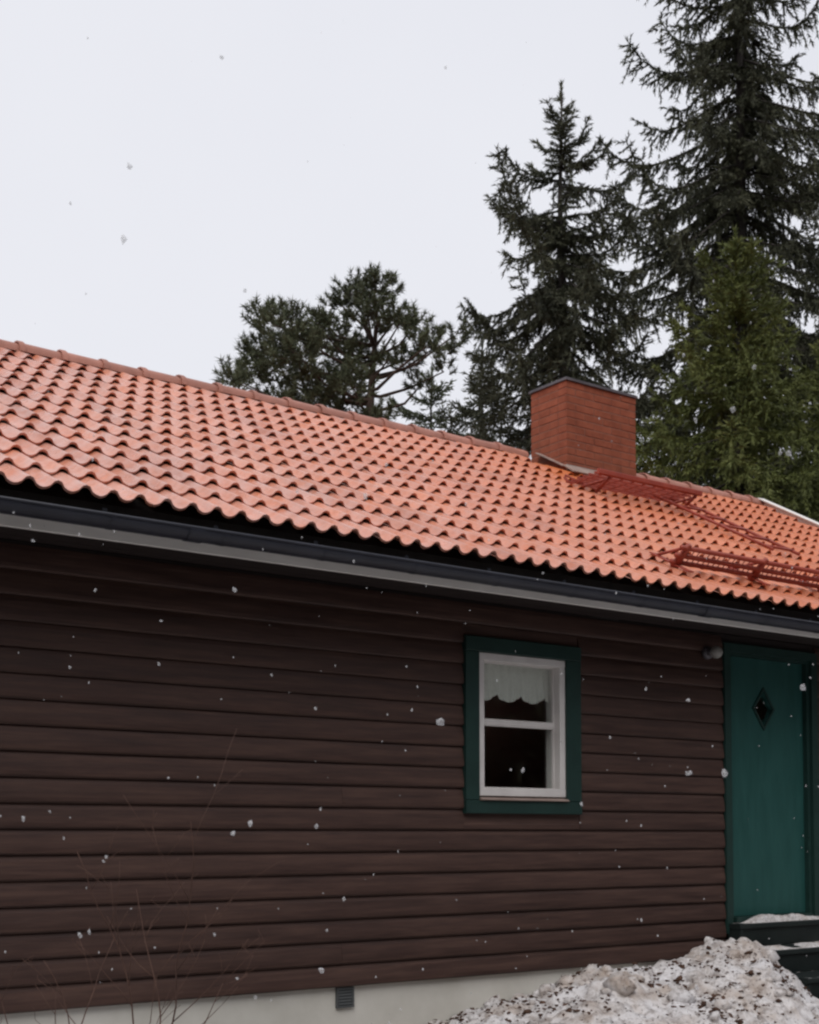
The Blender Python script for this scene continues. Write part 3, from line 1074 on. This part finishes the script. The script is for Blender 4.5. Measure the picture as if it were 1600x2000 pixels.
def scatter_blobs(pos, rad, squash=1.0, jitter=.25):
    n_ = len(pos)
    dirs = rng.normal(size=(n_, 12, 3)) * jitter
    sc_ = rad[:, None, None] * np.array([1, 1, squash]) * rng.uniform(.7, 1.3, (n_, 1, 3))
    V_ = pos[:, None, :] + (ICO_V[None] + dirs) * sc_
    F_ = ICO_F[None] + (np.arange(n_) * 12)[:, None, None]
    return V_.reshape(-1, 3), F_.reshape(-1, 3)
def on_pile(n_, lift, clump=False):
    out = []
    while len(out) < n_:
        x_, y_ = random.uniform(3.4, 8.1), random.uniform(-2.2, -.1)
        if x_ > 7.75 and y_ > -1.1: continue
        h = pile_h(x_, y_)
        if h < .05: continue
        if clump and noise.noise(Vector((x_ * 2.6, y_ * 2.6, 8.8))) + random.gauss(0, .22) < .12 - .25 * max(0.0, min(1.0, (6.2 - x_ - .95 * (-.72 - y_)) / 1.5)): continue
        out.append((x_, y_, ground_z(x_, y_) - .03 + h + lift))
    return np.array(out)
pp = on_pile(300, -.006)
Vv, Ff = scatter_blobs(pp, rng.gamma(2.0, .015, len(pp)) + .010, .7, .1)
lm_ = np_mesh('snow_lumps', Vv, Ff, 'dirtysnow')
lm_.polygons.foreach_set('use_smooth', [True] * len(lm_.polygons))
lumps = link('snow_lumps', lm_, pile)
lumps['kind'] = 'stuff'
pp = on_pile(3000, .003, True)
Vv, Ff = scatter_blobs(pp, rng.gamma(1.7, .0034, len(pp)) + .0025, .55, .3)
lit = link('leaf_litter', np_mesh('leaf_litter', Vv, Ff, 'debris'), pile)
lit['kind'] = 'stuff'

# ------------------------------------------------------------------ trees
def blade_tris(P, D, L, W):
    """one pointed leaf triangle per row"""
    n_ = len(P)
    rnd = rng.normal(size=(n_, 3))
    S = np.cross(D, rnd)
    S /= np.linalg.norm(S, axis=1, keepdims=True) + 1e-9
    hw = (W / 2)[:, None] * S
    V_ = np.stack([P - hw, P + hw, P + D * L[:, None]], 1).reshape(-1, 3)
    return V_
def norm(a):
    return a / (np.linalg.norm(a, axis=-1, keepdims=True) + 1e-9)
def cam_point(px_, Z, z=0.1):
    """foot of a tree that stands Z metres from the camera along its axis"""
    c, s = math.cos(R(53.9)), math.sin(R(53.9))
    lat = (px_ - 800) / 2600 * Z
    return Vector((c * Z + s * lat, -6.75 + s * Z - c * lat, z))

def needles_on(seg_p, seg_d, seg_l, per_m, bl, bw_, spread):
    """scatter blades along twig segments"""
    cnt = np.maximum(1, (seg_l * per_m).astype(int))
    idx = np.repeat(np.arange(len(seg_p)), cnt)
    t = rng.random(len(idx))
    P = seg_p[idx] + seg_d[idx] * (seg_l[idx] * t)[:, None]
    D = norm(seg_d[idx] + spread * norm(rng.normal(size=(len(idx), 3))))
    L = bl * rng.uniform(.6, 1.3, len(idx))
    return blade_tris(P, D, L, np.full(len(idx), bw_) * rng.uniform(.7, 1.3, len(idx)))

def conifer(name, label, foot, H, Lfun, zmin, mat, droop=1.0, whorl=.34, per=6, twig=.34, per_m=95, lean=0.0, dens=1.0, group=None, upturn=1.0, bl=.085, bw_=.020, gap=0.0):
    random.seed(int(H * 100) + len(label))
    root = empty(name, foot)
    tag(root, label, 'tree', group)
    tr = MB()
    hs = np.linspace(-.3, H, 16)
    tr.tube([(lean * (h / H) ** 2 + .03 * math.sin(h * .9), .02 * math.cos(h * 1.1), h) for h in hs], [max(.012, .016 * (H - h) + .01) for h in hs], 8)
    tr.build('trunk', 'bark', root)
    sp, sd, sl = [], [], []
    lb = MB()
    h = H - .12
    # leader shoot
    for k in range(3):
        sp.append((lean, 0, H - .6 + .22 * k)); sd.append((0, 0, 1)); sl.append(.8 - .22 * k)
    while h > zmin:
        frac = (H - h)
        nb = per + random.choice((-1, 0, 0, 1))
        a0 = random.uniform(0, 6.28)
        for b in range(nb):
            if random.random() < gap: continue
            az = a0 + 6.283 * b / nb + random.gauss(0, .25)
            hh = h + random.uniform(-.5, .5) * whorl
            if hh > H - .1: continue
            L = Lfun(H - hh, az) * random.uniform(.70, 1.12)
            if L < .08: L = .08
            young = max(0.0, 1 - (H - hh) / 3.0)
            up0 = .75 * young - .10 * droop * (1 - young) + random.gauss(0, .09)
            sag = (.55 * droop + random.uniform(-.12, .18)) * (1 - young * .8)
            tipup = (.42 * upturn + random.uniform(-.1, .15)) * (1 - young * .4)
            ca, sa = math.cos(az), math.sin(az)
            x0 = lean * (hh / H) ** 2
            n_ = max(3, int(L / .16) + 1)
            pts = []
            bend = random.gauss(0, .12)
            for i in range(n_ + 1):
                t = i / n_
                zz = hh + L * (up0 * t - sag * t ** 1.6 + tipup * t ** 4)
                side = bend * L * t * t
                pts.append(np.array((x0 + ca * L * t * .96 - sa * side, sa * L * t * .96 + ca * side, zz)))
            lb.tube(pts, [max(.004, (.012 + .009 * L) * (1 - i / n_)) for i in range(n_ + 1)], 4, False)
            for i in range(n_):
                d = pts[i + 1] - pts[i]; ln = np.linalg.norm(d); d = d / ln
                t = (i + .5) / n_
                if t > .15 or L < .6:
                    sp.append(pts[i]); sd.append(d); sl.append(ln * 1.1)
                lat = np.array((-sa, ca, 0))
                m_ = max(1, int(round(ln / .085 * dens)))
                for q in range(m_):
                    if random.random() < .25 * (1 - t): continue
                    o = pts[i] + d * ln * (q + random.random()) / m_
                    for sgn in (-1, 1):
                        tl = twig * (0.45 + .75 * (1 - t)) * min(1, .35 + L * .5) * random.uniform(.55, 1.25)
                        hang = random.uniform(.1, .75) * droop * (1 - young) + .1
                        dd = d * random.uniform(.45, .95) + lat * sgn * random.uniform(.35, .95) + np.array((0, 0, -hang))
                        dd /= np.linalg.norm(dd)
                        sp.append(o); sd.append(dd); sl.append(tl)
                    if droop > .7 and random.random() < .55 and young < .5:
                        dd = np.array((random.gauss(0, .2), random.gauss(0, .2), -1.0)) + d * .25
                        dd /= np.linalg.norm(dd)
                        sp.append(o); sd.append(dd); sl.append(twig * random.uniform(.5, 1.3))
        h -= whorl * random.uniform(.75, 1.2)
    lb.build('branches', 'bark', root)
    V_ = needles_on(np.array(sp, float), np.array(sd, float), np.array(sl, float), per_m, bl, bw_, .75)
    F_ = np.arange(len(V_)).reshape(-1, 3)
    cr_ = link('crown', np_mesh('crown', V_, F_, mat), root)
    return root, len(F_)

total = 0
G = 'trees behind the house'
def wob(az, k, a=.25):
    return 1 + a * math.sin(az * 2 + k) + a * .6 * math.sin(az * 3 + 2.1 * k)

# slim spruce standing behind the chimney
r_, n_ = conifer('spruce_tree', 'pointed dark spruce standing right behind the brick chimney', cam_point(1105, 22), 13.9,
                 lambda d, az: min(2.0, 1.12 * (d / 1.65) ** (.9 if d > 1.65 else 1.2)) * wob(az, 1.0, .16), 5.6, 'spruce', 1.0, .44, 8, .36, 120, group=G, gap=.12, upturn=1.4)
total += n_
# tall spruce at the right, its top above the frame
r_, n_ = conifer('spruce_tree', 'tallest dark spruce, its top cut off by the upper edge of the photo', cam_point(1462, 24), 19.4,
                 lambda d, az: 2.45 * (d / 6.0) ** .55 * wob(az, 2.4, .2), 6.5, 'spruce', 1.15, .54, 9, .46, 115, group=G, gap=.12, bw_=.023, upturn=1.5)
total += n_
r_, n_ = conifer('spruce_tree', 'dark spruce at the right edge of the photo behind the green fir', cam_point(1730, 27), 19.0,
                 lambda d, az: 2.4 * (d / 6.0) ** .6 * wob(az, .4, .2), 7.5, 'spruce', 1.1, .46, 8, .5, 60, group=G, gap=.12, bw_=.034)
total += n_
# lighter green young firs at the right
r_, n_ = conifer('fir_tree', 'bushy lighter green fir in front of the tall spruce', cam_point(1450, 19.3), 10.1,
                 lambda d, az: 1.6 * (d / 3.6) ** .7 * wob(az, 3.3, .12), 3.2, 'fir', .75, .27, 8, .38, 105, dens=1.0, group=G, bl=.085, gap=.08)
total += n_
r_, n_ = conifer('fir_tree', 'lower green fir at the right edge above the roof end', cam_point(1640, 20.5), 9.0,
                 lambda d, az: 1.7 * (d / 3.6) ** .7 * wob(az, .9, .12), 3.0, 'fir', .8, .27, 8, .42, 75, dens=1.0, group=G, bl=.09)
total += n_
r_, n_ = conifer('fir_tree', 'small green fir just right of the chimney top', cam_point(1290, 21), 7.9,
                 lambda d, az: 1.15 * (d / 2.6) ** .75 * wob(az, 1.9, .15), 3.5, 'fir', .8, .28, 7, .36, 75, group=G, bl=.09)
total += n_
# small far conifers seen above the ridge between the pine and the spruce
r_, n_ = conifer('spruce_tree', 'small far conifer just above the ridge left of the chimney', cam_point(845, 33), 12.9,
                 lambda d, az: 1.4 * (d / 2.6) ** .8 * wob(az, 2.9, .25), 8.0, 'pine', .8, .42, 6, .45, 55, group=G, bl=.12, bw_=.034, gap=.2)
total += n_
r_, n_ = conifer('spruce_tree', 'far thin conifer between the slim spruce and the pine', cam_point(945, 30), 12.4,
                 lambda d, az: 1.2 * (d / 2.4) ** .8 * wob(az, .2, .25), 7.5, 'spruce', .9, .40, 6, .45, 55, group=G, bl=.12, bw_=.034, gap=.15)
total += n_

# pine with a broad uneven crown
def pine(name, label, foot, clumps, H, mat='pine', group=G):
    """clumps: (right, up, depth, radius) in metres from the foot"""
    root = empty(name, foot)
    tag(root, label, 'tree', group)
    c, s = math.cos(R(53.9)), math.sin(R(53.9))
    rt = np.array((s, -c, 0)); fw = np.array((c, s, 0))
    tr = MB()
    tpts = [np.array((0, 0, -.3)), rt * .05 + np.array((0, 0, H * .35)), rt * .0 + np.array((0, 0, H * .62)), rt * .25 + np.array((0, 0, H * .82)), rt * .35 + np.array((0, 0, H * .96))]
    tr.tube(tpts, [.17, .14, .11, .07, .03], 9)
    tr.build('trunk', 'pinebark', root)
    lb = MB()
    P, D, L, W = [], [], [], []
    for a, u, dp, rad in clumps:
        cen = rt * a + fw * dp + np.array((0, 0, u))
        # limb from the trunk to the clump
        hz = max(H * .45, min(H * .93, u - .25 * abs(a) - .2))
        k = np.interp(hz, [p[2] for p in tpts], range(len(tpts)))
        i0 = int(min(k, len(tpts) - 2)); st = tpts[i0] + (tpts[i0 + 1] - tpts[i0]) * (k - i0)
        mid = st * .45 + cen * .55 + np.array((random.gauss(0, .08), random.gauss(0, .08), -.12))
        limb = [st, st * .75 + mid * .25 + np.array((0, 0, -.05)), mid, cen]
        lb.tube(limb, [.035, .03, .022, .010], 5, False)
        nt_ = int(78 * (rad / .45) ** 2.0)
        for q in range(nt_):
            v_ = rng.normal(size=3); v_ /= np.linalg.norm(v_)
            rr = rad * rng.random() ** .42
            tip = cen + v_ * rr * np.array((1, 1, .72))
            base = cen * .5 + tip * .5 + np.array((0, 0, -.06 * rad))
            if q % 3 == 0:
                lb.tube([cen, base, tip], [.006, .005, .003], 3, False)
            ax = norm(v_ * .7 + np.array((0, 0, .75)))
            nb = 34
            tt = rng.random(nb) * .14
            P.append(tip[None] + ax[None] * tt[:, None]); 
            D.append(norm(ax[None] * .75 + norm(rng.normal(size=(nb, 3))) * .85))
            L.append(rng.uniform(.07, .14, nb)); W.append(np.full(nb, .019))
    lb.build('branches', 'pinebark', root)
    V_ = blade_tris(np.concatenate(P), np.concatenate(D), np.concatenate(L), np.concatenate(W))
    link('crown', np_mesh('crown', V_, np.arange(len(V_)).reshape(-1, 3), mat), root)
    return len(V_) // 3
ZP = 21.0
k_ = ZP / 2600
def cl(px_, py_, r, dp):
    return ((px_ - 690) * k_, (1628 - py_) * k_ + 1.35, dp, r * k_)
pts = [(690, 545, 40, .1), (730, 560, 45, -.3), (660, 560, 32, .3), (770, 600, 42, .2), (720, 620, 50, -.5), (680, 640, 45, .6), (815, 620, 28, -.2),
       (640, 660, 50, -.4), (590, 640, 45, .5), (520, 615, 40, -.2), (500, 650, 45, .5), (560, 660, 50, -.8), (480, 700, 42, .3), (450, 735, 28, -.3),
       (530, 710, 55, .0), (590, 720, 60, -.9), (650, 720, 55, .6), (620, 770, 60, -.3), (540, 770, 50, .6), (690, 770, 45, -.8), (660, 810, 60, .2), (580, 810, 50, -.5),
       (500, 780, 40, .2), (720, 820, 40, .5), (850, 650, 36, .3), (885, 650, 25, -.2), (830, 690, 34, -.6), (790, 660, 34, .6), (760, 700, 28, -.3), (820, 730, 24, .3), (870, 690, 20, .5),
       (740, 830, 40, -.4), (560, 600, 22, .2), (470, 760, 24, -.6), (620, 600, 24, .1), (700, 690, 40, .0), (780, 640, 30, -.5)]
total += pine('pine_tree', 'broad grey green pine with a rounded uneven crown above the ridge', cam_point(690, ZP), [cl(*p) for p in pts], 9.9)
print('leaf triangles', total)

# dark trees added behind the camera: mirrored in the panes, and block low sky
Pw, Dw, Lw, Ww = [], [], [], []
for i in range(46):
    wa, wr = R(175 + 4.1 * i + random.gauss(0, 1.5)), random.uniform(19, 28)
    cx_, cy_ = 5 + wr * math.cos(wa), -3 + wr * math.sin(wa)
    hh = random.uniform(11, 16)
    m_ = 4200
    t = rng.random(m_) ** .7
    rr = (2.9 * t + .1) * np.sqrt(rng.random(m_))
    a = rng.random(m_) * 6.283
    Pw.append(np.stack([cx_ + rr * np.cos(a), cy_ + rr * np.sin(a), hh * (1 - t) + .2], 1))
    Dw.append(norm(np.stack([np.cos(a), np.sin(a), rng.uniform(-.7, .1, m_)], 1)))
    Lw.append(rng.uniform(.5, 1.1, m_)); Ww.append(rng.uniform(.2, .4, m_))
V_ = blade_tris(np.concatenate(Pw), np.concatenate(Dw), np.concatenate(Lw), np.concatenate(Ww))
tag(link('unseen_woods', np_mesh('unseen_woods', V_, np.arange(len(V_)).reshape(-1, 3), 'spruce')), 'unseen spruces added behind the camera to darken the panes and block low sky', 'unseen_woods', kind='stuff')

# ------------------------------------------------------------------ bare shrub by the wall
def shrub(name, label, foot, stems, seed):
    rs = random.Random(seed)
    root = empty(name, foot)
    tag(root, label, 'shrub', 'bare shrubs in front of the wall')
    for dx, dy, hh in stems:
        st = MB()
        def grow(p, d, length, rad, depth):
            pts_, rads = [p], [rad]
            n_ = max(3, int(length / .09))
            for i in range(n_):
                d = (d + Vector((rs.gauss(0, .10), rs.gauss(0, .10), rs.gauss(.03, .05)))).normalized()
                p = p + d * length / n_
                pts_.append(p); rads.append(max(.0011, rad * (1 - .72 * (i + 1) / n_)))
                if depth < 3 and rs.random() < (.42 if depth else .34) and i > 0:
                    a = rs.choice((-1, 1)) * rs.uniform(.45, .95)
                    side = Vector((math.cos(R(-36)), math.sin(R(-36)), 0)) * a + Vector((rs.gauss(0, .25), rs.gauss(0, .25), 0))
                    grow(p, (d * .9 + side * .85).normalized(), length * rs.uniform(.2, .36), rads[-1] * .7, depth + 1)
            st.tube(pts_, rads, 5)
        grow(Vector((rs.gauss(0, .03), rs.gauss(0, .03), -.05)), Vector((dx, dy, 1)).normalized(), hh, .0055, 0)
        st.build('stem', 'twig', root)
shrub('bare_shrub', 'thin bare shrub with forked twigs in the middle of the left wall', (2.68, -1.05, .1), [(.02, 0, 1.65), (.12, -.05, 1.2), (-.12, .05, 1.4), (.2, .05, .8)], 5)
shrub('bare_shrub', 'smaller bare shrub at the lower left corner of the photo', (2.25, -1.05, .1), [(.10, 0, 1.0), (-.2, .05, .8), (.28, -.05, .9), (-.02, .1, .7)], 11)

# ------------------------------------------------------------------ falling snow
n_ = 9000
P = np.stack([rng.uniform(-3, 14, n_), rng.uniform(-6.4, 4.0, n_), rng.uniform(.15, 9, n_)], 1)
keep = (P[:, 1] < -.75) | (P[:, 2] > 6.2)
keep &= (P[:, 2] < 3.4) | (rng.random(n_) < .07)
keep &= np.linalg.norm(P - np.array((0, -6.75, 1.45)), axis=1) > 1.6
P = P[keep]
rad = np.clip(rng.lognormal(math.log(.0034), .36, len(P)), .0018, .0075)
rad *= np.where(P[:, 2] > 3.0, .7, 1.0)
big = np.array([(2.18, -3.9, 1.75), (3.27, -3.95, 1.64), (3.3, -4.23, 1.89), (2.03, -3.02, 1.45), (1.83, -2.5, 1.37), (1.49, -3.11, 1.16), (1.91, -3.24, 2.18), (3.47, -3.09, 1.56), (3.33, -3.75, 1.89), (1.41, -3.54, 3.01)])
P = np.concatenate([P, big]); rad = np.concatenate([rad, np.array([.0115, .0095, .0095, .0085, .007, .0075, .0075, .009, .008, .009])])
Vv, Ff = scatter_blobs(P, rad, 1.25, .2)
fm_ = np_mesh('falling_snow', Vv, Ff, 'flake')
fm_.polygons.foreach_set('use_smooth', [True] * len(fm_.polygons))
fl_ = link('falling_snow', fm_)
tag(fl_, 'loose white snowflakes drifting down in front of the house', 'snowflakes', kind='stuff')
